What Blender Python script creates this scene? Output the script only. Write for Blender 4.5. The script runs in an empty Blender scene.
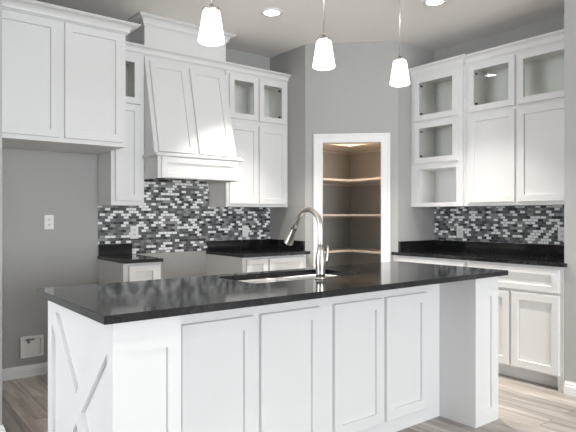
import bpy, bmesh, math, random
from mathutils import Matrix, Vector
R = math.radians
C = bpy.context.scene.collection
random.seed(4)

# ------------------------------------------------------------------ camera, world, lights, exposure
scene = bpy.context.scene
scene.view_settings.view_transform = 'Standard'
scene.view_settings.look = 'None'
scene.view_settings.gamma = 1.0
scene.view_settings.use_curve_mapping = False
scene.view_settings.exposure = 0.13
YAW = 0.667
cam = bpy.data.cameras.new('camera')
cam.sensor_width = 36.0
cam.lens = 550.1 * 36.0 / 576.0
cam.clip_start = 0.05
co = bpy.data.objects.new('camera', cam)
co.location = (0, 0, 1.246)
co.rotation_euler = (R(90), 0, -YAW)
C.objects.link(co)
scene.camera = co

world = bpy.data.worlds.new('sky')
scene.world = world
world.use_nodes = True
wn = world.node_tree.nodes['Background']
wn.inputs[0].default_value = (0.80, 0.88, 1.0, 1)
wn.inputs[1].default_value = 1.2


def area(name, loc, rot, sx, sy, power, color, shape='RECTANGLE', spread=180):
    l = bpy.data.lights.new(name, 'AREA')
    l.shape = shape
    l.size = sx
    if shape == 'RECTANGLE':
        l.size_y = sy
    l.energy = power
    l.color = color
    l.spread = R(spread)
    o = bpy.data.objects.new(name, l)
    o.location = loc
    o.rotation_euler = rot
    C.objects.link(o)
    return o


CEIL = 2.886
DAY = (0.90, 0.95, 1.0)
# daylight entering through the windows of the rear and left walls
area('daylight_rear', (0.5, -7.44, 1.45), (R(106), 0, 0), 4.8, 2.0, 530, DAY)
area('daylight_left', (-4.56, 2.75, 1.45), (0, R(-90), 0), 2.0, 2.3, 160, DAY)
CAN_AND_FILL_SPOTS = [(2.635, 3.557), (3.478, 2.605), (3.478, 1.0), (1.2, 0.75), (2.6, -0.6), (0.3, -0.6), (-1.2, 0.4), (-1.2, -2.4), (1.6, -2.6)]  # first two are visible cans; the others are unseen lamps added for fill
for i, (x, y) in enumerate(CAN_AND_FILL_SPOTS):
    area('can_and_fill_lamp', (x, y, CEIL - 0.02), (0, 0, 0), 0.11, 0.11, (18, 16, 5, 5, 4, 4, 4, 4, 4)[i], (1.0, 0.95, 0.88), 'DISK', 75)

# ------------------------------------------------------------------ materials


def mat(name, color=(0.8, 0.8, 0.8), rough=0.5, metal=0.0, spec=0.5):
    m = bpy.data.materials.new(name)
    m.use_nodes = True
    b = m.node_tree.nodes['Principled BSDF']
    b.inputs['Base Color'].default_value = (*color, 1)
    b.inputs['Roughness'].default_value = rough
    b.inputs['Metallic'].default_value = metal
    b.inputs['Specular IOR Level'].default_value = spec
    return m


def node(m, kind, **kw):
    n = m.node_tree.nodes.new(kind)
    for k, v in kw.items():
        setattr(n, k, v)
    return n


def link(m, a, b):
    m.node_tree.links.new(a, b)


def ramp(m, stops, interp='LINEAR'):
    n = node(m, 'ShaderNodeValToRGB')
    n.color_ramp.interpolation = interp
    el = n.color_ramp.elements
    while len(el) < len(stops):
        el.new(0.5)
    for e, (p, c) in zip(el, stops):
        e.position = p
        e.color = (*c, 1)
    return n


def bump(m, src, strength, dist):
    b = node(m, 'ShaderNodeBump')
    b.inputs['Strength'].default_value = strength
    b.inputs['Distance'].default_value = dist
    link(m, src, b.inputs['Height'])
    link(m, b.outputs[0], m.node_tree.nodes['Principled BSDF'].inputs['Normal'])
    return b


def painted(name, color, rough, scale=60, amount=0.05):
    m = mat(name, color, rough)
    tc = node(m, 'ShaderNodeTexCoord')
    nz = node(m, 'ShaderNodeTexNoise')
    nz.inputs['Scale'].default_value = scale
    nz.inputs['Detail'].default_value = 3
    link(m, tc.outputs['Object'], nz.inputs['Vector'])
    bump(m, nz.outputs['Fac'], amount, 0.004)
    return m


M_CAB = painted('cabinet_white', (0.73, 0.73, 0.725), 0.45, 30, 0.02)
M_CAB_LIT = painted('cabinet_white_lit', (0.92, 0.92, 0.90), 0.4, 30, 0.02)  # cabinet white lightened to stand in for light inside the glass-door cabinets
M_TRIM = painted('trim_white', (0.82, 0.82, 0.81), 0.42, 30, 0.02)
M_WALL = painted('wall_grey', (0.41, 0.408, 0.393), 0.75, 120, 0.12)
M_CEIL = painted('ceiling_paint', (0.88, 0.855, 0.825), 0.85, 90, 0.15)
M_STEEL = mat('brushed_steel', (0.88, 0.87, 0.85), 0.42, 1.0)
M_NICKEL = mat('brushed_nickel', (0.66, 0.625, 0.58), 0.28, 1.0)
M_DARK = mat('dark_metal', (0.03, 0.03, 0.03), 0.5, 0.4)
M_PLATE = mat('plastic_white', (0.80, 0.80, 0.78), 0.35)
M_SLOT = mat('slot_dark', (0.05, 0.05, 0.05), 0.6)
M_GREYPL = mat('valve_grey', (0.22, 0.22, 0.22), 0.45, 0.3)
M_SHELF = painted('shelf_paint', (0.62, 0.58, 0.54), 0.5, 30, 0.02)


def make_granite():
    m = mat('black_granite', (0.012, 0.012, 0.013), 0.11, 0, 0.5)
    b = m.node_tree.nodes['Principled BSDF']
    tc = node(m, 'ShaderNodeTexCoord')
    n1 = node(m, 'ShaderNodeTexNoise')
    n1.inputs['Scale'].default_value = 3.2
    n1.inputs['Detail'].default_value = 9
    n1.inputs['Roughness'].default_value = 0.68
    n1.inputs['Distortion'].default_value = 1.4
    link(m, tc.outputs['Object'], n1.inputs['Vector'])
    r1 = ramp(m, [(0.0, (0.008, 0.008, 0.009)), (0.53, (0.012, 0.012, 0.013)), (0.62, (0.026, 0.025, 0.025)), (0.75, (0.06, 0.058, 0.056))])
    link(m, n1.outputs['Fac'], r1.inputs[0])
    n2 = node(m, 'ShaderNodeTexNoise')
    n2.inputs['Scale'].default_value = 190
    n2.inputs['Detail'].default_value = 2
    link(m, tc.outputs['Object'], n2.inputs['Vector'])
    r2 = ramp(m, [(0.62, (0, 0, 0)), (0.78, (0.06, 0.06, 0.06))])
    link(m, n2.outputs['Fac'], r2.inputs[0])
    mx = node(m, 'ShaderNodeMix', data_type='RGBA', blend_type='ADD')
    mx.inputs[0].default_value = 1.0
    link(m, r1.outputs[0], mx.inputs[6])
    link(m, r2.outputs[0], mx.inputs[7])
    link(m, mx.outputs[2], b.inputs['Base Color'])
    r3 = ramp(m, [(0.3, (0.06, 0.06, 0.06)), (0.7, (0.13, 0.13, 0.13))])
    link(m, n1.outputs['Fac'], r3.inputs[0])
    link(m, r3.outputs[0], b.inputs['Roughness'])
    return m


def make_mosaic():
    m = mat('glass_mosaic', (0.3, 0.3, 0.3), 0.16)
    b = m.node_tree.nodes['Principled BSDF']
    uv = node(m, 'ShaderNodeUVMap')
    br = node(m, 'ShaderNodeTexBrick')
    br.offset = 0.5
    br.offset_frequency = 2
    br.squash = 1.0
    br.inputs['Color1'].default_value = (0, 0, 0, 1)
    br.inputs['Color2'].default_value = (1, 1, 1, 1)
    br.inputs['Mortar'].default_value = (0.5, 0.5, 0.5, 1)
    br.inputs['Scale'].default_value = 1.0
    br.inputs['Mortar Size'].default_value = 0.0016
    br.inputs['Mortar Smooth'].default_value = 0.15
    br.inputs['Bias'].default_value = 0.0
    br.inputs['Brick Width'].default_value = 0.046
    br.inputs['Row Height'].default_value = 0.0235
    link(m, uv.outputs[0], br.inputs['Vector'])
    cr = ramp(m, [(0.0, (0.045, 0.047, 0.05)), (0.12, (0.13, 0.134, 0.137)), (0.33, (0.21, 0.216, 0.216)),
                  (0.46, (0.09, 0.094, 0.098)), (0.56, (0.32, 0.326, 0.32)), (0.70, (0.90, 0.91, 0.91))], 'CONSTANT')
    link(m, br.outputs['Color'], cr.inputs[0])
    mx = node(m, 'ShaderNodeMix', data_type='RGBA')
    link(m, br.outputs['Fac'], mx.inputs[0])
    link(m, cr.outputs[0], mx.inputs[6])
    mx.inputs[7].default_value = (0.17, 0.17, 0.17, 1)
    link(m, mx.outputs[2], b.inputs['Base Color'])
    rr = ramp(m, [(0.0, (0.14, 0.14, 0.14)), (1.0, (0.8, 0.8, 0.8))])
    link(m, br.outputs['Fac'], rr.inputs[0])
    link(m, rr.outputs[0], b.inputs['Roughness'])
    inv = node(m, 'ShaderNodeMath', operation='SUBTRACT')
    inv.inputs[0].default_value = 1.0
    link(m, br.outputs['Fac'], inv.inputs[1])
    bump(m, inv.outputs[0], 0.4, 0.002)
    return m


def make_floor():
    m = mat('wood_planks', (0.3, 0.26, 0.23), 0.38)
    b = m.node_tree.nodes['Principled BSDF']
    tc = node(m, 'ShaderNodeTexCoord')
    mp = node(m, 'ShaderNodeMapping')
    mp.inputs['Rotation'].default_value = (0, 0, R(90))
    link(m, tc.outputs['Object'], mp.inputs['Vector'])
    br = node(m, 'ShaderNodeTexBrick')
    br.offset = 0.37
    br.offset_frequency = 2
    br.inputs['Color1'].default_value = (0, 0, 0, 1)
    br.inputs['Color2'].default_value = (1, 1, 1, 1)
    br.inputs['Mortar'].default_value = (0.5, 0.5, 0.5, 1)
    br.inputs['Scale'].default_value = 1.0
    br.inputs['Mortar Size'].default_value = 0.0022
    br.inputs['Brick Width'].default_value = 1.2
    br.inputs['Row Height'].default_value = 0.16
    link(m, mp.outputs[0], br.inputs['Vector'])
    # long grain
    mp2 = node(m, 'ShaderNodeMapping')
    mp2.inputs['Scale'].default_value = (14, 1.1, 1)
    link(m, tc.outputs['Object'], mp2.inputs['Vector'])
    add = node(m, 'ShaderNodeVectorMath', operation='MULTIPLY_ADD')
    add.inputs[1].default_value = (9, 5, 7)
    link(m, br.outputs['Color'], add.inputs[0])
    link(m, mp2.outputs[0], add.inputs[2])
    nz = node(m, 'ShaderNodeTexNoise')
    nz.inputs['Scale'].default_value = 1.6
    nz.inputs['Detail'].default_value = 7
    nz.inputs['Roughness'].default_value = 0.62
    nz.inputs['Distortion'].default_value = 0.6
    link(m, add.outputs[0], nz.inputs['Vector'])
    gr = ramp(m, [(0.25, (0.19, 0.162, 0.143)), (0.45, (0.33, 0.30, 0.277)), (0.60, (0.44, 0.413, 0.392)), (0.80, (0.60, 0.575, 0.555))])
    link(m, nz.outputs['Fac'], gr.inputs[0])
    pr = ramp(m, [(0.0, (0.68, 0.67, 0.66)), (0.5, (0.95, 0.93, 0.92)), (1.0, (1.25, 1.22, 1.2))])
    link(m, br.outputs['Color'], pr.inputs[0])
    mul = node(m, 'ShaderNodeMix', data_type='RGBA', blend_type='MULTIPLY')
    mul.inputs[0].default_value = 1.0
    link(m, gr.outputs[0], mul.inputs[6])
    link(m, pr.outputs[0], mul.inputs[7])
    mx = node(m, 'ShaderNodeMix', data_type='RGBA')
    link(m, br.outputs['Fac'], mx.inputs[0])
    link(m, mul.outputs[2], mx.inputs[6])
    mx.inputs[7].default_value = (0.16, 0.14, 0.125, 1)
    link(m, mx.outputs[2], b.inputs['Base Color'])
    bump(m, nz.outputs['Fac'], 0.08, 0.004)
    return m


def make_glass():
    m = bpy.data.materials.new('pane_glass')
    m.use_nodes = True
    nt = m.node_tree
    nt.nodes.clear()
    out = node(m, 'ShaderNodeOutputMaterial')
    tr = node(m, 'ShaderNodeBsdfTransparent')
    tr.inputs[0].default_value = (0.99, 0.995, 0.98, 1)
    gl = node(m, 'ShaderNodeBsdfGlossy')
    gl.inputs['Roughness'].default_value = 0.02
    fr = node(m, 'ShaderNodeFresnel')
    fr.inputs[0].default_value = 1.5
    mx = node(m, 'ShaderNodeMixShader')
    geo = node(m, 'ShaderNodeNewGeometry')
    front = node(m, 'ShaderNodeMath', operation='SUBTRACT')
    front.inputs[0].default_value = 1.0
    link(m, geo.outputs['Backfacing'], front.inputs[1])
    refl = node(m, 'ShaderNodeMath', operation='MULTIPLY')
    link(m, fr.outputs[0], refl.inputs[0])
    link(m, front.outputs[0], refl.inputs[1])
    both = node(m, 'ShaderNodeMath', operation='MULTIPLY')     # two faces of the pane
    both.inputs[1].default_value = 1.85
    both.use_clamp = True
    link(m, refl.outputs[0], both.inputs[0])
    link(m, both.outputs[0], mx.inputs[0])
    link(m, tr.outputs[0], mx.inputs[1])
    link(m, gl.outputs[0], mx.inputs[2])
    link(m, mx.outputs[0], out.inputs[0])
    return m


def emitter(name, color, strength, base=(0.9, 0.9, 0.9)):
    m = mat(name, base, 0.35)
    b = m.node_tree.nodes['Principled BSDF']
    b.inputs['Emission Color'].default_value = (*color, 1)
    b.inputs['Emission Strength'].default_value = strength
    return m


M_GRANITE = make_granite()
M_MOSAIC = make_mosaic()
M_FLOOR = make_floor()
M_GLASS = make_glass()
M_SHADE = emitter('lit_frosted_glass', (1.0, 0.97, 0.92), 1.9)
M_LENS = emitter('lit_lamp_lens', (1.0, 0.97, 0.92), 22.0)
M_BULB = emitter('warm_bulb', (1.0, 0.75, 0.45), 8.0)

# ------------------------------------------------------------------ mesh helpers


def obj(name, bm, m, parent=None, smooth=False, bevel=0.0, seg=2):
    bmesh.ops.recalc_face_normals(bm, faces=bm.faces[:])
    me = bpy.data.meshes.new(name)
    bm.to_mesh(me)
    bm.free()
    if smooth:
        for p in me.polygons:
            p.use_smooth = True
    me.materials.append(m)
    o = bpy.data.objects.new(name, me)
    C.objects.link(o)
    if parent:
        o.parent = parent
    if bevel:
        md = o.modifiers.new('bevel', 'BEVEL')
        md.width = bevel
        md.segments = seg
        md.limit_method = 'ANGLE'
        md.angle_limit = R(40)
    return o


def thing(name, label, cat, loc=(0, 0, 0), rotz=0.0, group=None):
    o = bpy.data.objects.new(name, None)
    o.empty_display_size = 0.1
    o.location = loc
    o.rotation_euler = (0, 0, rotz)
    C.objects.link(o)
    return tag(o, label, cat, group)


def tag(o, label, cat, group=None):
    o['label'] = label
    o['category'] = cat
    if group:
        o['group'] = group
    return o


def struct(name, bm, m, **kw):
    o = obj(name, bm, m, **kw)
    o['kind'] = 'structure'
    return o


def box(bm, x0, x1, y0, y1, z0, z1):
    vs = [bm.verts.new((x, y, z)) for x in (x0, x1) for y in (y0, y1) for z in (z0, z1)]
    for f in ((0, 1, 3, 2), (4, 6, 7, 5), (0, 4, 5, 1), (2, 3, 7, 6), (0, 2, 6, 4), (1, 5, 7, 3)):
        bm.faces.new([vs[i] for i in f])
    return vs


def BM(*boxes):
    bm = bmesh.new()
    for b in boxes:
        box(bm, *b)
    return bm


def prism(bm, pts, z0, z1):
    a = [bm.verts.new((x, y, z0)) for x, y in pts]
    b = [bm.verts.new((x, y, z1)) for x, y in pts]
    n = len(pts)
    bm.faces.new(a[::-1])
    bm.faces.new(b)
    for i in range(n):
        bm.faces.new((a[i], a[(i + 1) % n], b[(i + 1) % n], b[i]))


def ring(bm, x0, x1, z0, z1, y):
    return [bm.verts.new(p) for p in ((x0, y, z0), (x1, y, z0), (x1, y, z1), (x0, y, z1))]


def bridge(bm, a, b):
    n = len(a)
    for i in range(n):
        bm.faces.new((a[i], a[(i + 1) % n], b[(i + 1) % n], b[i]))


def shaker(x0, x1, z0, z1, y0=0.0, t=0.02, s=0.055, rec=0.013, opening=False, rail=None, bm=None):
    """a framed panel facing -y: back at y0, front at y0 - t"""
    bm = bm or bmesh.new()
    rail = rail or s
    e = 0.0025
    back = ring(bm, x0, x1, z0, z1, y0)
    side = ring(bm, x0, x1, z0, z1, y0 - t + e)
    front = ring(bm, x0 + e, x1 - e, z0 + e, z1 - e, y0 - t)
    inner = ring(bm, x0 + s, x1 - s, z0 + rail, z1 - rail, y0 - t)
    bridge(bm, back, side)
    bridge(bm, side, front)
    bridge(bm, front, inner)
    if opening:
        deep = ring(bm, x0 + s, x1 - s, z0 + rail, z1 - rail, y0)
        bridge(bm, inner, deep)
        bridge(bm, deep, back)
    else:
        deep = ring(bm, x0 + s + 0.003, x1 - s - 0.003, z0 + rail + 0.003, z1 - rail - 0.003, y0 - t + rec)
        bridge(bm, inner, deep)
        bm.faces.new(deep)
        bm.faces.new(back[::-1])
    return bm


def lathe(bm, prof, cx=0, cy=0, n=32, cap=True):
    rings = []
    for r, z in prof:
        rings.append([bm.verts.new((cx + r * math.cos(2 * math.pi * i / n), cy + r * math.sin(2 * math.pi * i / n), z)) for i in range(n)])
    for a, b in zip(rings, rings[1:]):
        bridge(bm, a, b)
    if cap:
        bm.faces.new(rings[0][::-1])
        bm.faces.new(rings[-1])


def tube(bm, pts, radii, n=16, cap=True):
    pts = [Vector(p) for p in pts]
    if not hasattr(radii, '__len__'):
        radii = [radii] * len(pts)
    rings = []
    up = None
    for i, p in enumerate(pts):
        d = (pts[min(i + 1, len(pts) - 1)] - pts[max(i - 1, 0)]).normalized()
        if up is None:
            up = Vector((1, 0, 0)) if abs(d.x) < 0.9 else Vector((0, 1, 0))
        u = (up - d * up.dot(d)).normalized()
        v = d.cross(u)
        up = u
        rings.append([bm.verts.new(p + (u * math.cos(2 * math.pi * k / n) + v * math.sin(2 * math.pi * k / n)) * radii[i]) for k in range(n)])
    for a, b in zip(rings, rings[1:]):
        bridge(bm, a, b)
    if cap:
        bm.faces.new(rings[0][::-1])
        bm.faces.new(rings[-1])


def sweep(bm, path, prof):
    """profile [(out, z)...] (closed loop) swept along a horizontal path; 'out' points to the right of travel"""
    path = [Vector(p) for p in path]
    rings = []
    for i, p in enumerate(path):
        ds = []
        if i > 0:
            ds.append((path[i] - path[i - 1]).normalized())
        if i < len(path) - 1:
            ds.append((path[i + 1] - path[i]).normalized())
        ns = [Vector((d.y, -d.x)) for d in ds]
        if len(ns) == 1:
            m = ns[0]
        else:
            m = (ns[0] + ns[1])
            m = m / (1 + ns[0].dot(ns[1]))
        rings.append([bm.verts.new((p.x + m.x * o, p.y + m.y * o, z)) for o, z in prof])
    for a, b in zip(rings, rings[1:]):
        bridge(bm, a, b)
    bm.faces.new(rings[0][::-1])
    bm.faces.new(rings[-1])


def crown_profile(z0, z1, out):
    h = z1 - z0
    p = [(0.0, z0), (0.10 * out, z0), (0.16 * out, z0 + 0.12 * h), (0.26 * out, z0 + 0.16 * h)]
    for i in range(6):                       # cove
        a = i / 5 * math.pi / 2
        p.append((out * (0.26 + 0.56 * (1 - math.cos(a))), z0 + h * (0.18 + 0.60 * math.sin(a))))
    p += [(0.88 * out, z0 + 0.80 * h), (0.90 * out, z0 + 0.86 * h), (out, z0 + 0.88 * h), (out, z1), (0.0, z1)]
    return p


def base_profile(h=0.09, t=0.016):
    return [(0, 0), (t, 0), (t, h * 0.62), (t * 0.7, h * 0.70), (t * 0.7, h * 0.80), (t * 0.35, h * 0.92), (t * 0.3, h), (0, h)]


def transform(bm, M):
    bmesh.ops.transform(bm, matrix=M, verts=bm.verts[:])
    return bm


EPS = 0.002
# ------------------------------------------------------------------ the room
YB = 4.603                      # back wall
XR = 4.551                      # right wall
XA, YA = 3.384, 4.030           # pantry corner beside the range run
XB, YP = 4.000, 3.413           # pantry corner beside the right run
XS, YS = 3.925, 1.84            # wall that ends the right run
XL, YL = 0.640, 3.37            # wall that ends the fridge alcove

struct('floor', BM((-4.72, 4.75, -7.62, 4.75, -0.1, 0)), M_FLOOR)
struct('ceiling', BM((-4.72, 4.75, -7.62, 4.75, CEIL, CEIL + 0.12)), M_CEIL)
struct('wall_back', BM((-4.72, 4.75, YB, 4.75, 0, CEIL)), M_WALL)
struct('wall_right', BM((XR, 4.75, YS - 0.1, YB, 0, CEIL)), M_WALL)
bm = BM((XS, XR - EPS, YS - 0.12, YS, 0, CEIL), (XS, XS + 0.12, -7.5, YS - 0.12, 0, CEIL))
struct('wall_right_front', bm, M_WALL)
struct('wall_alcove', BM((XL - 0.115, XL, YL, YB, 0, CEIL)), M_WALL)

# corner pantry: two short returns and the diagonal with its doorway
T = 0.115
q = math.sqrt(0.5)
A = Vector((XA, YA)); B = Vector((XB, YP))
along = (B - A).normalized(); inward = Vector((q, q))
L = (B - A).length
bm = bmesh.new(); prism(bm, [(XA, YB), (XA, YA), (XA + T * 0.414, YA + T), (XA + T, YA + T * 0.8), (XA + T, YB)], 0, CEIL)
bm.free()
bm = bmesh.new()
Ai = (XA + T, YA + T * (math.sqrt(2) - 1)); Bi = (XB + T * (math.sqrt(2) - 1), YP + T)
prism(bm, [(XA, YB), (XA, YA), Ai, (XA + T, YB)], 0, CEIL)
struct('wall_pantry_left', bm, M_WALL)
bm = bmesh.new()
prism(bm, [(XB, YP), (XR, YP), (XR, YP + T), Bi], 0, CEIL)
struct('wall_pantry_right', bm, M_WALL)
S0 = (Vector((3.498, 3.916)) - A).dot(along) - 0.013; S1 = (Vector((3.892, 3.522)) - A).dot(along) + 0.013
HEAD = 1.957


def dpt(sv, o=0.0):
    p = A + along * sv + inward * o
    return (p.x, p.y)


bm = bmesh.new()
prism(bm, [(XA, YA), dpt(S0), dpt(S0, T), Ai], 0, CEIL)
prism(bm, [dpt(S1), (XB, YP), Bi, dpt(S1, T)], 0, CEIL)
prism(bm, [dpt(S0), dpt(S1), dpt(S1, T), dpt(S0, T)], HEAD, CEIL)
struct('wall_pantry', bm, M_WALL)
# casing and jamb
bm = bmesh.new()
cw = 0.068
for a, b in ((S0 - cw, S0), (S1, S1 + cw)):
    prism(bm, [dpt(a, -0.014), dpt(b, -0.014), dpt(b, 0), dpt(a, 0)], 0, HEAD)
    i0, i1 = (a, a + 0.022) if a < S0 else (b - 0.022, b)
    prism(bm, [dpt(i0, -0.022), dpt(i1, -0.022), dpt(i1, -0.014), dpt(i0, -0.014)], 0, HEAD)
prism(bm, [dpt(S0 - cw, -0.014), dpt(S1 + cw, -0.014), dpt(S1 + cw, 0), dpt(S0 - cw, 0)], HEAD, HEAD + cw)
prism(bm, [dpt(S0 - cw, -0.022), dpt(S1 + cw, -0.022), dpt(S1 + cw, -0.014), dpt(S0 - cw, -0.014)], HEAD + cw - 0.022, HEAD + cw)
prism(bm, [dpt(S0, -0.012), dpt(S0 + 0.014, -0.012), dpt(S0 + 0.014, T + 0.012), dpt(S0, T + 0.012)], 0, HEAD - 0.014)
prism(bm, [dpt(S1 - 0.014, -0.012), dpt(S1, -0.012), dpt(S1, T + 0.012), dpt(S1 - 0.014, T + 0.012)], 0, HEAD - 0.014)
prism(bm, [dpt(S0, -0.012), dpt(S1, -0.012), dpt(S1, T + 0.012), dpt(S0, T + 0.012)], HEAD - 0.014, HEAD)
struct('trim_1', bm, M_TRIM)

# rear and left walls with their windows
def window_wall(name, along_x, fixed, lo, hi, w0, w1, z0, z1, n, idx):
    """wall of thickness .12 outside 'fixed', one opening with frame and mullions"""
    def bx(a0, a1, d0, d1, b0, b1):
        return (a0, a1, d0, d1, b0, b1) if along_x else (d0, d1, a0, a1, b0, b1)
    o0, o1 = fixed - 0.12, fixed
    struct(name, BM(bx(lo, w0, o0, o1, 0, CEIL), bx(w1, hi, o0, o1, 0, CEIL), bx(w0, w1, o0, o1, 0, z0), bx(w0, w1, o0, o1, z1, CEIL)), M_WALL)
    f = [bx(w0, w1, o0 + 0.02, o1 - 0.06, z0, z0 + 0.05), bx(w0, w1, o0 + 0.02, o1 - 0.06, z1 - 0.05, z1)]
    for i in range(n + 1):
        a = w0 + (w1 - w0 - 0.05) * i / n
        f.append(bx(a, a + 0.05, o0 + 0.02, o1 - 0.06, z0 + 0.05, z1 - 0.05))
    struct('window_%d' % idx, BM(*f), M_TRIM)


window_wall('wall_rear', True, -7.5, -4.72, 4.05, -1.9, 2.9, 0.45, 2.45, 3, 1)
window_wall('wall_left', False, -4.6, -7.5, YB, 1.5, 4.0, 0.45, 2.45, 2, 2)

# baseboards
bm = bmesh.new(); sweep(bm, [(XL, YB), (1.575, YB)], base_profile())
struct('baseboard_back', bm, M_TRIM)
bm = bmesh.new(); sweep(bm, [(XL - 0.115, YB), (XL - 0.115, YL), (XL, YL), (XL, YB - 0.02)], base_profile())
struct('baseboard_alcove', bm, M_TRIM)
bm = bmesh.new(); sweep(bm, [(XS, YS - 0.005), (XS, -7.5)], base_profile())
struct('baseboard_right', bm, M_TRIM)

# ------------------------------------------------------------------ mosaic behind the counters


def uv_quad(bm, pts, uvs, uvl, nrm, t):
    a = [bm.verts.new(p) for p in pts]
    b = [bm.verts.new(Vector(p) + Vector(nrm) * t) for p in pts]
    fs = [bm.faces.new(b)]
    for i in range(4):
        j = (i + 1) % 4
        fs.append(bm.faces.new((a[i], a[j], b[j], b[i])))
    idx = {}
    for v, w, u in zip(a, b, uvs):
        idx[v] = u; idx[w] = u
    for f in fs:
        for lp in f.loops:
            lp[uvl].uv = idx[lp.vert]


def mosaic(name, quads):
    bm = bmesh.new()
    uvl = bm.loops.layers.uv.new('UVMap')
    for pts, uvs, n in quads:
        uv_quad(bm, pts, uvs, uvl, n, 0.006)
    return obj(name, bm, M_MOSAIC)


def back_quad(x0, x1, z0, z1):
    y = YB - 0.001
    return ([(x0, y, z0), (x1, y, z0), (x1, y, z1), (x0, y, z1)], [(x0, z0), (x1, z0), (x1, z1), (x0, z1)], (0, -1, 0))


o = mosaic('mosaic_backsplash', [back_quad(1.598, 1.885, 0.914, 1.332), back_quad(1.885, 2.655, 0.914, 1.62), back_quad(2.655, 3.383, 0.914, 1.332)])
tag(o, 'grey and white mosaic tile backsplash under the range hood on the back wall', 'backsplash')
x = XR - 0.001
o = mosaic('mosaic_backsplash', [([(x, 3.412, 0.914), (x, 1.842, 0.914), (x, 1.842, 1.332), (x, 3.412, 1.332)],
                                  [(3.4, 0.914), (4.97, 0.914), (4.97, 1.332), (3.4, 1.332)], (-1, 0, 0))])
tag(o, 'grey and white mosaic tile backsplash on the right wall under the white wall cabinets', 'backsplash')

# ------------------------------------------------------------------ cabinets


def carcass(x0, x1, z0, z1, depth, shelves=(), t=0.018, bays=()):
    """open box behind a face frame; front at y=0, back at y=depth"""
    bm = BM((x0, x0 + t, 0.02, depth, z0, z1), (x1 - t, x1, 0.02, depth, z0, z1),
            (x0 + t, x1 - t, 0.02, depth, z0, z0 + t), (x0 + t, x1 - t, 0.02, depth, z1 - t, z1),
            (x0 + t, x1 - t, depth - 0.012, depth, z0 + t, z1 - t))
    for s in shelves:
        box(bm, x0 + t, x1 - t, 0.02, depth - 0.012, s - t / 2, s + t / 2)
    return bm


def face_frame(x0, x1, z0, z1, xs, zs, y1=0.02):
    """solid frame grid: xs, zs are lists of open intervals"""
    bm = bmesh.new()
    edges_x = [x0] + [v for i in xs for v in i] + [x1]
    stiles = [(edges_x[i], edges_x[i + 1]) for i in range(0, len(edges_x), 2)]
    edges_z = [z0] + [v for i in zs for v in i] + [z1]
    rails = [(edges_z[i], edges_z[i + 1]) for i in range(0, len(edges_z), 2)]
    for a, b in stiles:
        if b - a > 1e-4:
            box(bm, a, b, 0, y1, z0, z1)
    for a, b in rails:
        for c, d in xs:
            box(bm, c, d, 0, y1, a, b)
    return bm


def glass_door(parent, x0, x1, z0, z1, hinge_left, y0=0.0, s=0.052, rail=0.052):
    d = obj('glass_door', shaker(x0, x1, z0, z1, y0, 0.02, s, opening=True, rail=rail), M_CAB, parent)
    obj('pane', BM((x0 + s + 0.0005, x1 - s - 0.0005, y0 - 0.011, y0 - 0.007, z0 + rail + 0.0005, z1 - rail - 0.0005)), M_GLASS, d)
    hx = x0 + s if hinge_left else x1 - s - 0.014
    for hz in (z0 + rail + 0.012, z1 - rail - 0.034):
        obj('hinge', BM((hx, hx + 0.014, y0 + 0.002, y0 + 0.026, hz, hz + 0.016)), M_DARK, d, bevel=0.003)
    return d


def door(parent, x0, x1, z0, z1, y0=0.0, s=0.055, rail=None, name='door'):
    return obj(name, shaker(x0, x1, z0, z1, y0, 0.02, s, rail=rail), M_CAB, parent)


# over-fridge cabinet ------------------------------------------------
FY = 4.0
t = thing('wall_cabinet', 'deep white two-door cabinet hung high over the empty fridge alcove', 'cabinet', (XL + 0.002, FY, 1.761))
W = 1.597 - XL - 0.002
ox = XL + 0.002
bm = carcass(0, W, 0, 0.86, YB - FY - EPS, [0.42])
obj('body', bm, M_CAB, t)
obj('face_frame', face_frame(0, W, 0, 0.86, [(0.07, 0.46), (0.53, W - 0.04)], [(0.05, 0.83)]), M_CAB, t)
door(t, 0.700 - ox, 1.116 - ox, 0.031, 0.838)
door(t, 1.153 - ox, 1.572 - ox, 0.031, 0.838)
bm = bmesh.new()
sweep(bm, [(0.0, 0.0), (W, 0.0), (W, 0.235)], crown_profile(0.846, 0.918, 0.086))
obj('crown_molding', bm, M_CAB, t)

# narrow cabinet between fridge cabinet and hood -----------------------
UY = 4.303; UZ = 1.333; UH = 1.245
UD = YB - UY - 0.008
t = thing('wall_cabinet', 'narrow white wall cabinet squeezed between the fridge cabinet and the range hood', 'cabinet', (1.599, UY, UZ))
W = 0.276
obj('body', carcass(0, W, 0, UH, UD, [0.79]), M_CAB_LIT, t)
obj('face_frame', face_frame(0, W, 0, UH, [(0.045, W - 0.045)], [(0.04, 0.77), (0.825, UH - 0.03)]), M_CAB, t)
door(t, 0.030, 0.238, 0.035, 0.815, s=0.05, rail=0.05)
glass_door(t, 0.030, 0.238, 0.825, 1.215, True, s=0.05)

# double cabinet right of the hood -------------------------------------
t = thing('wall_cabinet', 'white wall cabinet right of the range hood, glass doors over two solid doors', 'cabinet', (2.662, UY, UZ))
W = XA - EPS - 2.662
ox = 2.662
obj('body', carcass(0, W, 0, UH, UD, [0.79]), M_CAB_LIT, t)
obj('face_frame', face_frame(0, W, 0, UH, [(0.05, 0.345), (0.375, W - 0.045)], [(0.04, 0.75), (0.83, UH - 0.04)]), M_CAB, t)
for a, b, hl in ((2.695 - ox, 3.016 - ox, True), (3.030 - ox, 3.352 - ox, False)):
    door(t, a, b, 0.027, 0.765, s=0.052)
    glass_door(t, a, b, 0.815, 1.222, hl)

# crown along the back wall cabinets
bm = bmesh.new()
sweep(bm, [(1.601, UY), (XA - EPS, UY)], crown_profile(2.578, 2.640, 0.058))
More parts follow.
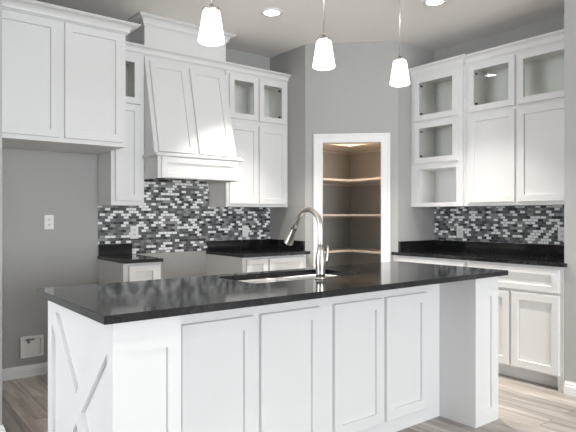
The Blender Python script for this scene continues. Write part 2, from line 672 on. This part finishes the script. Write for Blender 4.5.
# solid top behind the profile down to the wall cabinets
o = obj('crown_molding', bm, M_CAB)
tag(o, 'long white crown molding on top of the cabinets and hood of the back wall', 'molding')

# range hood -----------------------------------------------------------
hx0, hx1 = 1.878, 2.652
t = thing('range_hood', 'tall white paneled wooden range hood over the mosaic backsplash', 'range hood', (0, 0, 0))
hy = 4.045
# skirt (hollow underneath)
bm = BM((hx0, hx0 + 0.02, hy, YB - 0.009, 1.549, 1.735), (hx1 - 0.02, hx1, hy, YB - 0.009, 1.549, 1.735),
        (hx0 + 0.02, hx1 - 0.02, hy + 0.001, hy + 0.02, 1.549, 1.735), (hx0 + 0.02, hx1 - 0.02, hy + 0.02, YB - 0.009, 1.60, 1.62))
obj('skirt', bm, M_CAB, t)
shp = shaker(hx0 + 0.03, hx1 - 0.03, 1.553, 1.715, hy, 0.014, 0.05, 0.009, rail=0.04)
obj('skirt_panel', shp, M_CAB, t)
bm = bmesh.new()
mp = [(0, 1.722), (0.012, 1.722), (0.020, 1.730), (0.020, 1.742), (0.008, 1.750), (0, 1.750)]
sweep(bm, [(hx0, YB - 0.3), (hx0, hy), (hx1, hy), (hx1, YB - 0.3)], mp)
obj('ledge_molding', bm, M_CAB, t)
# sloped canopy: side profile extruded in x
zt, zb, yt, yb = 2.577, 1.737, UY, 4.10
bm = bmesh.new()
prof = [(yb, zb), (YB - 0.009, zb), (YB - 0.009, zt), (yt, zt)]
a = [bm.verts.new((hx0, y, z)) for y, z in prof]
b = [bm.verts.new((hx1, y, z)) for y, z in prof]
bm.faces.new(a); bm.faces.new(b[::-1]); bridge(bm, a, b)
obj('canopy', bm, M_CAB, t)
slope = math.atan2(yt - yb, zt - zb)
Ms = Matrix.Translation((0, yb, zb)) @ Matrix.Rotation(-slope, 4, 'X')
ln = math.hypot(yt - yb, zt - zb)
for a, b in ((hx0 + 0.035, 2.248), (2.280, hx1 - 0.035)):
    p = shaker(a, b, 0.025, ln - 0.05, 0.0, 0.018, 0.052, 0.009)
    obj('panel', transform(p, Ms), M_CAB, t)
cy = 4.262
bm = BM((1.862, 2.638, cy, YB - EPS, 2.643, CEIL - EPS))
obj('chimney', bm, M_CAB, t)
bm = bmesh.new()
sweep(bm, [(1.862, YB - EPS), (1.862, cy), (2.638, cy), (2.638, YB - EPS)], crown_profile(2.806, CEIL - EPS, 0.068))
obj('chimney_crown', bm, M_CAB, t)

# right wall cabinets (local x runs from the pantry towards the viewer) ---
RZ = -math.pi / 2
UXL, UXR = 4.190, 4.225
t = thing('wall_cabinet', 'white wall cabinet by the pantry, two glass doors over an open cubby', 'cabinet', (UXL, YP - EPS, UZ), RZ)
W = YP - EPS - 2.845
dl = XR - UXL - 0.008
obj('body', carcass(0, W, 0, UH, dl, [0.365, 0.79]), M_CAB_LIT, t)
obj('face_frame', face_frame(0, W, 0, UH, [(0.078, W - 0.066)], [(0.038, 0.350), (0.43, 0.76), (0.83, UH - 0.05)]), M_CAB, t)
glass_door(t, 0.045, 0.528, 0.805, 1.215, True, s=0.055)
glass_door(t, 0.045, 0.528, 0.405, 0.785, True, s=0.055)

t = thing('wall_cabinet', 'wide white wall cabinet on the right wall with glass doors over tall solid doors', 'cabinet', (UXR, 2.843, UZ), RZ)
W = 2.843 - 1.845
dr = XR - UXR - 0.008
obj('body', carcass(0, W, 0, UH, dr, [0.79]), M_CAB_LIT, t)
obj('face_frame', face_frame(0, W, 0, UH, [(0.06, 0.47), (0.51, 0.90)], [(0.04, 0.76), (0.83, UH - 0.04)]), M_CAB, t)
for a, b, hl in ((0.043, 0.472, True), (0.496, 0.926, False)):
    door(t, a, b, 0.028, 0.785)
    glass_door(t, a, b, 0.815, 1.225, hl)
bm = bmesh.new()
sweep(bm, [(UXL, YP - EPS), (UXL, 2.843), (UXR, 2.843), (UXR, 1.845)], crown_profile(2.578, 2.648, 0.052))
o = obj('crown_molding', bm, M_CAB)
tag(o, 'white crown molding capping the wall cabinets of the right wall', 'molding')

# base cabinets ----------------------------------------------------------
CT = 0.914; CB = 0.886
BY = 3.985


def base_cabinet(label, loc, rot, W, depth, fronts, foot_right=False):
    t = thing('base_cabinet', label, 'cabinet', loc, rot)
    p = [(0, 0.018, 0.0, depth, 0.10, CB - 0.001), (W - 0.018, W, 0.0, depth, 0.10, CB - 0.001),
         (0.018, W - 0.018, 0.0, 0.018, 0.10, CB - 0.001), (0.018, W - 0.018, 0.018, depth, 0.10, 0.118),
         (0.018, W - 0.018, depth - 0.01, depth, 0.118, CB - 0.001)]
    obj('body', BM(*p), M_CAB, t)
    obj('toe_kick', BM((0, W, 0.075, 0.09, 0, 0.10), (0, 0.018, 0.09, depth, 0, 0.10), (W - 0.018, W, 0.09, depth, 0, 0.10)), M_CAB, t)
    if foot_right:
        obj('end_stile', BM((W, W + 0.034, -0.004, 0.075, 0, CB - 0.001)), M_CAB, t)
    for kind, a, b, z0, z1 in fronts:
        door(t, a, b, z0, z1, s=0.052, rail=0.045 if kind == 'drawer' else 0.055, name=kind)
    return t


base_cabinet('narrow white base cabinet left of the range gap, under a short black counter', (1.597, 4.045, 0), 0, 0.305, YB - 4.045 - 0.002,
             [('drawer', 0.04, 0.285, 0.70, 0.866), ('door', 0.04, 0.285, 0.118, 0.68)])
base_cabinet('white base cabinet between the range gap and the pantry corner', (2.637, BY, 0), 0, XA - 2.637 - 0.03, YB - BY - 0.002,
             [('drawer', 0.035, 0.262, 0.70, 0.866), ('drawer', 0.278, 0.68, 0.70, 0.866),
              ('door', 0.035, 0.262, 0.118, 0.68), ('door', 0.278, 0.68, 0.118, 0.68)])
BX = 3.932
t0 = base_cabinet('white two-door base cabinet on the right wall, nearest the viewer', (BX, 2.63, 0), RZ, 2.63 - 1.852, XR - BX - 0.002,
                  [('drawer', 0.02, 0.757, 0.695, 0.866), ('door', 0.02, 0.378, 0.112, 0.675), ('door', 0.396, 0.757, 0.112, 0.675)])
obj('end_stile', BM((2.63 - 1.850, 2.63 - 1.843, -0.006, 0.09, 0, CB - 0.001), (2.63 - 1.888, 2.63 - 1.850, 0.0, 0.074, 0, 0.0995)), M_CAB, t0)
base_cabinet('white base cabinet on the right wall beside the pantry, mostly behind the island', (BX, YP - EPS, 0), RZ, YP - EPS - 2.633, XR - BX - 0.002,
             [('drawer', 0.06, 0.76, 0.695, 0.866), ('door', 0.06, 0.40, 0.112, 0.675), ('door', 0.418, 0.76, 0.112, 0.675)])

# countertops -------------------------------------------------------------
SP = 1.008
t = thing('countertop', 'short black stone countertop left of the range gap', 'countertop', (1.590, 4.012, CB))
obj('slab', BM((0.0, 0.320, 0.0, YB - 0.009 - 4.012, 0, CT - CB)), M_GRANITE, t, bevel=0.003)
obj('upstand', BM((0.010, 0.296, YB - 0.03 - 4.012, YB - 0.009 - 4.012, CT - CB, SP - CB)), M_GRANITE, t, bevel=0.002)
t = thing('countertop', 'black stone countertop between the range gap and the pantry corner', 'countertop', (2.625, 3.95, CB))
bx = XA - EPS - 2.625
obj('slab', BM((0.0, bx, 0.0, YB - 0.009 - 3.95, 0, CT - CB)), M_GRANITE, t, bevel=0.003)
bm = BM((0.012, bx, YB - 0.03 - 3.95, YB - 0.009 - 3.95, CT - CB, SP - CB), (bx - 0.021, bx, 4.035 - 3.95, YB - 0.031 - 3.95, CT - CB, SP - CB))
obj('upstand', bm, M_GRANITE, t, bevel=0.002)
t = thing('countertop', 'long black stone countertop along the right wall', 'countertop', (3.902, YP - EPS, CB), RZ)
w = YP - EPS - 1.843
dd = XR - 0.008 - 3.902
bm = bmesh.new()
wo = YP - EPS - 1.815
prism(bm, [(0, 0), (wo, 0), (wo, 0.018), (w, 0.018), (w, dd), (0, dd)], 0, CT - CB)
obj('slab', bm, M_GRANITE, t, bevel=0.003)
bm = BM((0.0, w, dd - 0.021, dd, CT - CB, SP - CB), (0.0, 0.021, 0.10, dd - 0.022, CT - CB, SP - CB), (w - 0.021, w, 0.06, dd - 0.022, CT - CB, SP - CB))
obj('upstand', bm, M_GRANITE, t, bevel=0.002)

# ------------------------------------------------------------------ island
IX0, IX1, IY0, IY1 = 0.649, 3.141, 1.809, 2.690
t = thing('kitchen_island', 'long white paneled kitchen island with crossed boards on its end', 'island', (0, 0, 0))
bx0, bx1, by0, byk, by1 = 0.695, 3.105, 1.855, 2.110, 2.662
CBI = 0.884
ZT = CBI - 0.001
# knee wall, work side and floor of the hollow body
bm = BM((bx0 + 0.03, bx1 - 0.03, byk, byk + 0.02, 0, ZT), (bx0 + 0.03, bx1 - 0.03, by1 - 0.02, by1, 0.10, ZT),
        (bx1 - 0.03, bx1, byk, by1, 0, ZT), (bx0 + 0.03, bx1 - 0.03, byk + 0.02, by1 - 0.08, 0.08, 0.10),
        (bx0 + 0.03, bx1 - 0.03, by1 - 0.095, by1 - 0.08, 0, 0.08))
obj('body', bm, M_CAB, t)
for a, b in ((1.080, 1.446), (1.488, 1.854), (1.956, 2.322), (2.356, 2.718)):
    door(t, a, b, 0.084, 0.786, byk, s=0.050, rail=0.060, name='panel')
# end columns with a recessed panel in front
def column(x0, x1, px0, px1, xi):
    bm = BM((xi, x1, by0 + 0.014, byk - 0.0005, 0, ZT))
    f0 = ring(bm, x0, x1, 0, ZT, by0 + 0.014)
    f1 = ring(bm, x0, x1, 0, ZT, by0)
    i0 = ring(bm, px0, px1, 0.084, 0.765, by0)
    i1 = ring(bm, px0 + 0.002, px1 - 0.002, 0.086, 0.763, by0 + 0.013)
    bridge(bm, f0, f1); bridge(bm, f1, i0); bridge(bm, i0, i1); bm.faces.new(i1)
    obj('column', bm, M_CAB, t)


column(bx0, 0.954, 0.752, 0.902, bx0 + 0.0305)
column(2.862, bx1, 2.940, 3.036, 2.862)
# left end: framed panel with crossed boards (faces -x)
Me = Matrix.Translation((bx0, 0, 0)) @ Matrix.Rotation(RZ, 4, 'Z')     # local x -> -y, local y -> +x
ya, yb2 = -by1, -(by0 + 0.0145)
bm = bmesh.new()
s0, s1 = ya + 0.062, -by0 - 0.056
zz0, zz1 = 0.125, 0.822
rb = ring(bm, ya, yb2, 0, ZT, 0.030); rf = ring(bm, ya, yb2, 0, ZT, 0.0)
ri = ring(bm, s0, s1, zz0, zz1, 0.0); rd = ring(bm, s0, s1, zz0, zz1, 0.016)
bridge(bm, rb, rf); bridge(bm, rf, ri); bridge(bm, ri, rd); bm.faces.new(rd); bm.faces.new(rb[::-1])
ep = obj('end_panel', transform(bm, Me), M_CAB, t)


def brace(flip):
    """diagonal board clipped to the recess, 16 mm thick"""
    hw = 0.042
    w, h = s1 - s0, zz1 - zz0
    dx, dz = hw * math.hypot(w, h) / h, hw * math.hypot(w, h) / w
    pts = [(0, 0), (dx, 0), (w, h - dz), (w, h), (w - dx, h), (0, dz)]
    bm = bmesh.new()
    P = [(s0 + (w - px if flip else px), zz0 + pz) for px, pz in pts]
    yf = 0.0 if not flip else 0.0006
    a = [bm.verts.new((px, yf, pz)) for px, pz in P]
    b = [bm.verts.new((px, 0.0158, pz)) for px, pz in P]
    bm.faces.new(a); bm.faces.new(b[::-1]); bridge(bm, a, b)
    obj('cross_board', transform(bm, Me), M_CAB, ep)


brace(False); brace(True)

# island countertop with the sink cut-out
SX0, SX1, SY0, SY1 = 1.545, 2.305, 2.222, 2.595


def rrect(x0, x1, y0, y1, r, n=5):
    pts = []
    for cx, cyy, a0 in ((x1 - r, y0 + r, -90), (x1 - r, y1 - r, 0), (x0 + r, y1 - r, 90), (x0 + r, y0 + r, 180)):
        for i in range(n + 1):
            a = R(a0 + 90 * i / n)
            pts.append((cx + r * math.cos(a), cyy + r * math.sin(a)))
    return pts


def frame_slab(outer, inner, z0, z1):
    """outer rectangle, inner rounded rectangle with 4*(n+1) points starting at the -y/+x corner"""
    bm = bmesh.new()
    k = len(inner) // 4
    lv = []
    for z in (z0, z1):
        O = [bm.verts.new((x, y, z)) for x, y in outer]
        I = [bm.verts.new((x, y, z)) for x, y in inner]
        lv.append((O, I))
        for c in range(4):
            for i in range(k - 1):
                bm.faces.new((O[c], I[c * k + i], I[c * k + i + 1]))
            j = (c + 1) % 4
            bm.faces.new((O[c], I[c * k + k - 1], I[(j * k) % len(I)], O[j]))
    bridge(bm, lv[0][0], lv[1][0]); bridge(bm, lv[0][1], lv[1][1])
    return bm


outer = [(IX1, IY0), (IX1, IY1), (IX0, IY1), (IX0, IY0)]
bm = frame_slab(outer, rrect(SX0, SX1, SY0, SY1, 0.035), CBI, CT)
o = obj('island_countertop', bm, M_GRANITE, bevel=0.003)
tag(o, 'big polished black stone countertop on top of the white island', 'countertop')

# undermount double sink
bm = bmesh.new()
RZt = CBI - 0.0015
mid = 1.925


def bowl(x0, x1, y0, y1):
    n = len(rrect(0, 1, 0, 1, 0.1))
    lev = [(-0.0112, RZt, 0.05), (0.0, RZt, 0.05), (0.006, RZt - 0.012, 0.05), (0.012, RZt - 0.15, 0.055), (0.05, RZt - 0.19, 0.08), (0.12, RZt - 0.195, 0.03)]
    rs = []
    for ins, z, r in lev:
        rs.append([bm.verts.new((x, y, z)) for x, y in rrect(x0 + ins, x1 - ins, y0 + ins, y1 - ins, max(0.02, r - ins * 0.2))])
    for a, b in zip(rs, rs[1:]):
        bridge(bm, a, b)
    bm.faces.new(rs[-1])
    return rs[0]


m_ = -0.012
r1 = bowl(SX0 - m_, mid - 0.012, SY0 - m_, SY1 + m_)
r2 = bowl(mid + 0.012, SX1 + m_, SY0 - m_, SY1 + m_)
so = thing('kitchen_sink', 'stainless steel double bowl sink set into the black island countertop', 'sink', (0, 0, 0))
sk = obj('bowl', bm, M_STEEL, so, smooth=True)
sm = sk.modifiers.new('thick', 'SOLIDIFY'); sm.thickness = 0.0015; sm.offset = 1
obj('divider', BM((mid - 0.0135, mid + 0.0135, SY0 + 0.02, SY1 - 0.02, RZt - 0.02, RZt - 0.003)), M_STEEL, so, bevel=0.004)
for cx in ((SX0 + mid) / 2, (SX1 + mid) / 2):
    bm = bmesh.new()
    lathe(bm, [(0.045, RZt - 0.1945), (0.045, RZt - 0.191), (0.036, RZt - 0.1905), (0.030, RZt - 0.194)], cx, (SY0 + SY1) / 2, 24)
    obj('drain', bm, M_STEEL, so, smooth=True)

# faucet -------------------------------------------------------------------
fx, fy = 1.925, 2.168
t = thing('kitchen_faucet', 'brushed nickel gooseneck pull-down faucet standing beside the island sink', 'faucet', (fx, fy, CT))
bm = bmesh.new()
lathe(bm, [(0.030, 0.0005), (0.030, 0.006), (0.026, 0.010), (0.0235, 0.014)])
obj('base', bm, M_NICKEL, t, smooth=True)
bm = bmesh.new()
lathe(bm, [(0.0250, 0.012), (0.0235, 0.03), (0.0255, 0.06), (0.0275, 0.085), (0.0255, 0.115), (0.0195, 0.150), (0.0155, 0.172)])
obj('column', bm, M_NICKEL, t, smooth=True)
rad, zc, sw = 0.100, 0.266, R(147)
pts = [(0, 0, 0.150), (0, 0, 0.19), (0, 0, 0.23)]
for i in range(0, 17):
    a = sw * i / 16
    pts.append((0, rad - rad * math.cos(a), zc + rad * math.sin(a)))
hv = Vector((0, 0.545, -0.839))
pts += [tuple(Vector(pts[-1]) + hv * 0.034), tuple(Vector(pts[-1]) + hv * 0.068)]
bm = bmesh.new(); tube(bm, pts, 0.0146, 20)
obj('neck', bm, M_NICKEL, t, smooth=True)
end = Vector(pts[-1]); dirv = (Vector(pts[-1]) - Vector(pts[-2])).normalized()
dirv = hv
bm = bmesh.new()
tube(bm, [end - dirv * 0.002, end + dirv * 0.008, end + dirv * 0.010, end + dirv * 0.055, end + dirv * 0.095, end + dirv * 0.100], [0.0150, 0.0155, 0.0155, 0.0215, 0.0275, 0.0255], 24)
sh = obj('spray_head', bm, M_NICKEL, t, smooth=True)
sh.data.shade_flat()
bm = bmesh.new()
tube(bm, [end + dirv * 0.000, end + dirv * 0.005], [0.0168, 0.0168], 24)
obj('collar', bm, M_DARK, sh)
p = end + dirv * 0.05 + Vector((0.024, 0.006, 0.004))
obj('button', BM((p.x - 0.006, p.x + 0.004, p.y - 0.008, p.y + 0.008, p.z - 0.012, p.z + 0.012)), M_DARK, sh, bevel=0.003)
bm = bmesh.new()
tube(bm, [(0.015, 0, 0.088), (0.040, 0, 0.088)], [0.013, 0.012], 18)
hd = obj('handle', bm, M_NICKEL, t, smooth=True)
bm = bmesh.new()
tube(bm, [(0.036, 0, 0.070), (0.040, 0, 0.088), (0.045, -0.002, 0.12), (0.046, -0.004, 0.155), (0.045, -0.005, 0.175)], [0.008, 0.0095, 0.008, 0.0065, 0.006], 14)
obj('lever', bm, M_NICKEL, hd, smooth=True)

# ------------------------------------------------------------------ pantry shelves
D_ = 0.40
hidden_y = YA + T + 0.01
for i, (z, where) in enumerate(((1.985, 'topmost, lit warm from above'), (1.614, 'second from the top'), (1.243, 'third from the top'), (0.862, 'lowest one showing above the island'))):
    t = thing('pantry_shelf', 'L-shaped pantry shelf seen through the doorway, ' + where, 'shelf', (XR, YB, z), 0, 'shelves in the corner pantry')
    xl = XA + T + EPS - XR; yl = YP + T + EPS - YB
    bm = bmesh.new()
    prism(bm, [(xl, -EPS), (xl, -D_), (-D_, -D_), (-D_, yl), (-EPS, yl), (-EPS, -EPS)], 0, 0.021)
    obj('board', bm, M_SHELF, t, bevel=0.002)
    bm = BM((xl, -EPS, -0.018, -EPS, -0.024, -0.0005), (-0.018, -EPS, yl, -0.0185, -0.024, -0.0005))
    obj('cleat', bm, M_SHELF, t)
t = thing('pantry_light', 'warm glowing bulb on the ceiling inside the pantry', 'lamp', (3.98, 4.02, CEIL - 0.001))
bm = bmesh.new(); lathe(bm, [(0.05, 0.0), (0.05, -0.025), (0.02, -0.04)], n=24)
obj('socket', bm, M_PLATE, t, smooth=True)
bm = bmesh.new(); lathe(bm, [(0.015, -0.041), (0.03, -0.07), (0.03, -0.09), (0.015, -0.11)], n=24)
obj('bulb', bm, M_BULB, t, smooth=True)
pl = bpy.data.lights.new('pantry_lamp', 'POINT'); pl.energy = 95; pl.color = (1.0, 0.72, 0.48); pl.shadow_soft_size = 0.04
po = bpy.data.objects.new('pantry_lamp', pl); po.location = (3.98, 4.02, CEIL - 0.16); C.objects.link(po)

# ------------------------------------------------------------------ outlets


def wall_outlet(label, loc, rot, duplex=True):
    t = thing('wall_outlet', label, 'outlet', loc, rot)
    w, h = 0.036, 0.057
    obj('plate', BM((-w, w, -0.006, -0.0005, -h, h)), M_PLATE, t, bevel=0.003)
    if duplex:
        for z in (-0.020, 0.020):
            r = obj('socket', BM((-0.016, 0.016, -0.008, -0.0062, z - 0.014, z + 0.014)), M_PLATE, t, bevel=0.001)
            obj('slots', BM((-0.008, -0.005, -0.0088, -0.0081, z - 0.004, z + 0.007), (0.005, 0.008, -0.0088, -0.0081, z - 0.004, z + 0.007), (-0.002, 0.002, -0.0088, -0.0081, z - 0.010, z - 0.006)), M_SLOT, r)
    else:
        obj('rocker', BM((-0.016, 0.016, -0.009, -0.0062, -0.033, 0.033)), M_PLATE, t, bevel=0.002)


mo = 0.0072
wall_outlet('white duplex outlet on the bare grey wall of the fridge alcove', (1.21, YB, 1.197), 0)
wall_outlet('white duplex outlet on the mosaic left of the range gap', (1.913, YB - mo, 1.105), 0)
wall_outlet('white rocker switch on the mosaic near the pantry corner', (3.073, YB - mo, 1.094), 0, False)
wall_outlet('white duplex outlet on the right wall mosaic, nearer the pantry', (XR - mo, 3.112, 1.094), RZ)
wall_outlet('white duplex outlet at the right end of the right wall mosaic, partly hidden', (XR - mo, 2.145, 1.10), RZ)

# recessed water valve box
t = thing('valve_box', 'white water valve box set low in the grey alcove wall', 'valve box', (1.082, YB, 0.233))
bm = bmesh.new()
o0 = ring(bm, -0.084, 0.084, -0.082, 0.082, -0.0005); o1 = ring(bm, -0.084, 0.084, -0.082, 0.082, -0.022)
i0 = ring(bm, -0.066, 0.066, -0.062, 0.062, -0.022); i1 = ring(bm, -0.066, 0.066, -0.062, 0.062, -0.0008)
bridge(bm, o0, o1); bridge(bm, o1, i0); bridge(bm, i0, i1)
obj('frame', bm, M_PLATE, t, bevel=0.002)
obj('back_plate', BM((-0.066, 0.066, -0.003, -0.0009, -0.062, 0.062)), M_PLATE, t)
bm = bmesh.new()
tube(bm, [(-0.024, -0.006, 0.058), (-0.024, -0.006, 0.030)], 0.008, 12)
v = obj('valve', bm, M_GREYPL, t, smooth=True)
obj('valve_handle', BM((-0.044, 0.018, -0.014, -0.0045, 0.048, 0.058), (-0.030, -0.012, -0.014, -0.0045, 0.026, 0.036)), M_GREYPL, v, bevel=0.002)

# ------------------------------------------------------------------ pendants over the island
for x, lab in ((1.314, 'leftmost of three frosted glass pendant lamps over the island, nearest'),
               (2.022, 'middle of three frosted glass pendant lamps over the island'),
               (2.654, 'rightmost of three frosted glass pendant lamps over the island, farthest')):
    t = thing('pendant_lamp', lab, 'lamp', (x, 2.25, CEIL), 0, 'pendants over the island')
    zb = 2.057 - CEIL
    bm = bmesh.new(); lathe(bm, [(0.06, -0.001), (0.06, -0.018), (0.045, -0.026), (0.008, -0.030)])
    obj('canopy', bm, M_NICKEL, t, smooth=True)
    bm = bmesh.new(); tube(bm, [(0, 0, -0.028), (0, 0, zb + 0.172)], 0.0045, 10)
    obj('stem', bm, M_NICKEL, t, smooth=True)
    bm = bmesh.new(); lathe(bm, [(0.012, zb + 0.180), (0.014, zb + 0.168), (0.028, zb + 0.165), (0.043, zb + 0.160), (0.0445, zb + 0.150), (0.042, zb + 0.148)])
    obj('cap', bm, M_NICKEL, t, smooth=True)
    bm = bmesh.new()
    lathe(bm, [(0.030, zb + 0.1545), (0.038, zb + 0.151), (0.0425, zb + 0.140), (0.052, zb + 0.075), (0.0625, zb + 0.012), (0.0615, zb + 0.005),
               (0.052, zb), (0.030, zb - 0.002)], n=40)
    obj('lamp_shade', bm, M_SHADE, t, smooth=True)
    l = bpy.data.lights.new('pendant_light', 'POINT'); l.energy = 0.8; l.color = (1, 0.95, 0.88); l.shadow_soft_size = 0.06
    lo = bpy.data.objects.new('pendant_light', l); lo.location = (x, 2.25, 1.96); C.objects.link(lo)

# recessed ceiling lights
labels = ['round recessed ceiling light left of the middle pendant', 'round recessed ceiling light above the pantry-side wall cabinet']
for i, (x, y) in enumerate(CAN_AND_FILL_SPOTS):
    if i > 1:
        continue
    t = thing('recessed_light', labels[i], 'ceiling light', (x, y, CEIL), 0, 'recessed ceiling lights')
    bm = bmesh.new(); lathe(bm, [(0.092, -0.0005), (0.092, -0.006), (0.066, -0.010), (0.062, -0.002)], n=36, cap=False)
    obj('trim_ring', bm, M_TRIM, t, smooth=True)
    bm = bmesh.new(); lathe(bm, [(0.0615, -0.001), (0.0615, -0.004)], n=36)
    obj('lens', bm, M_LENS, t)
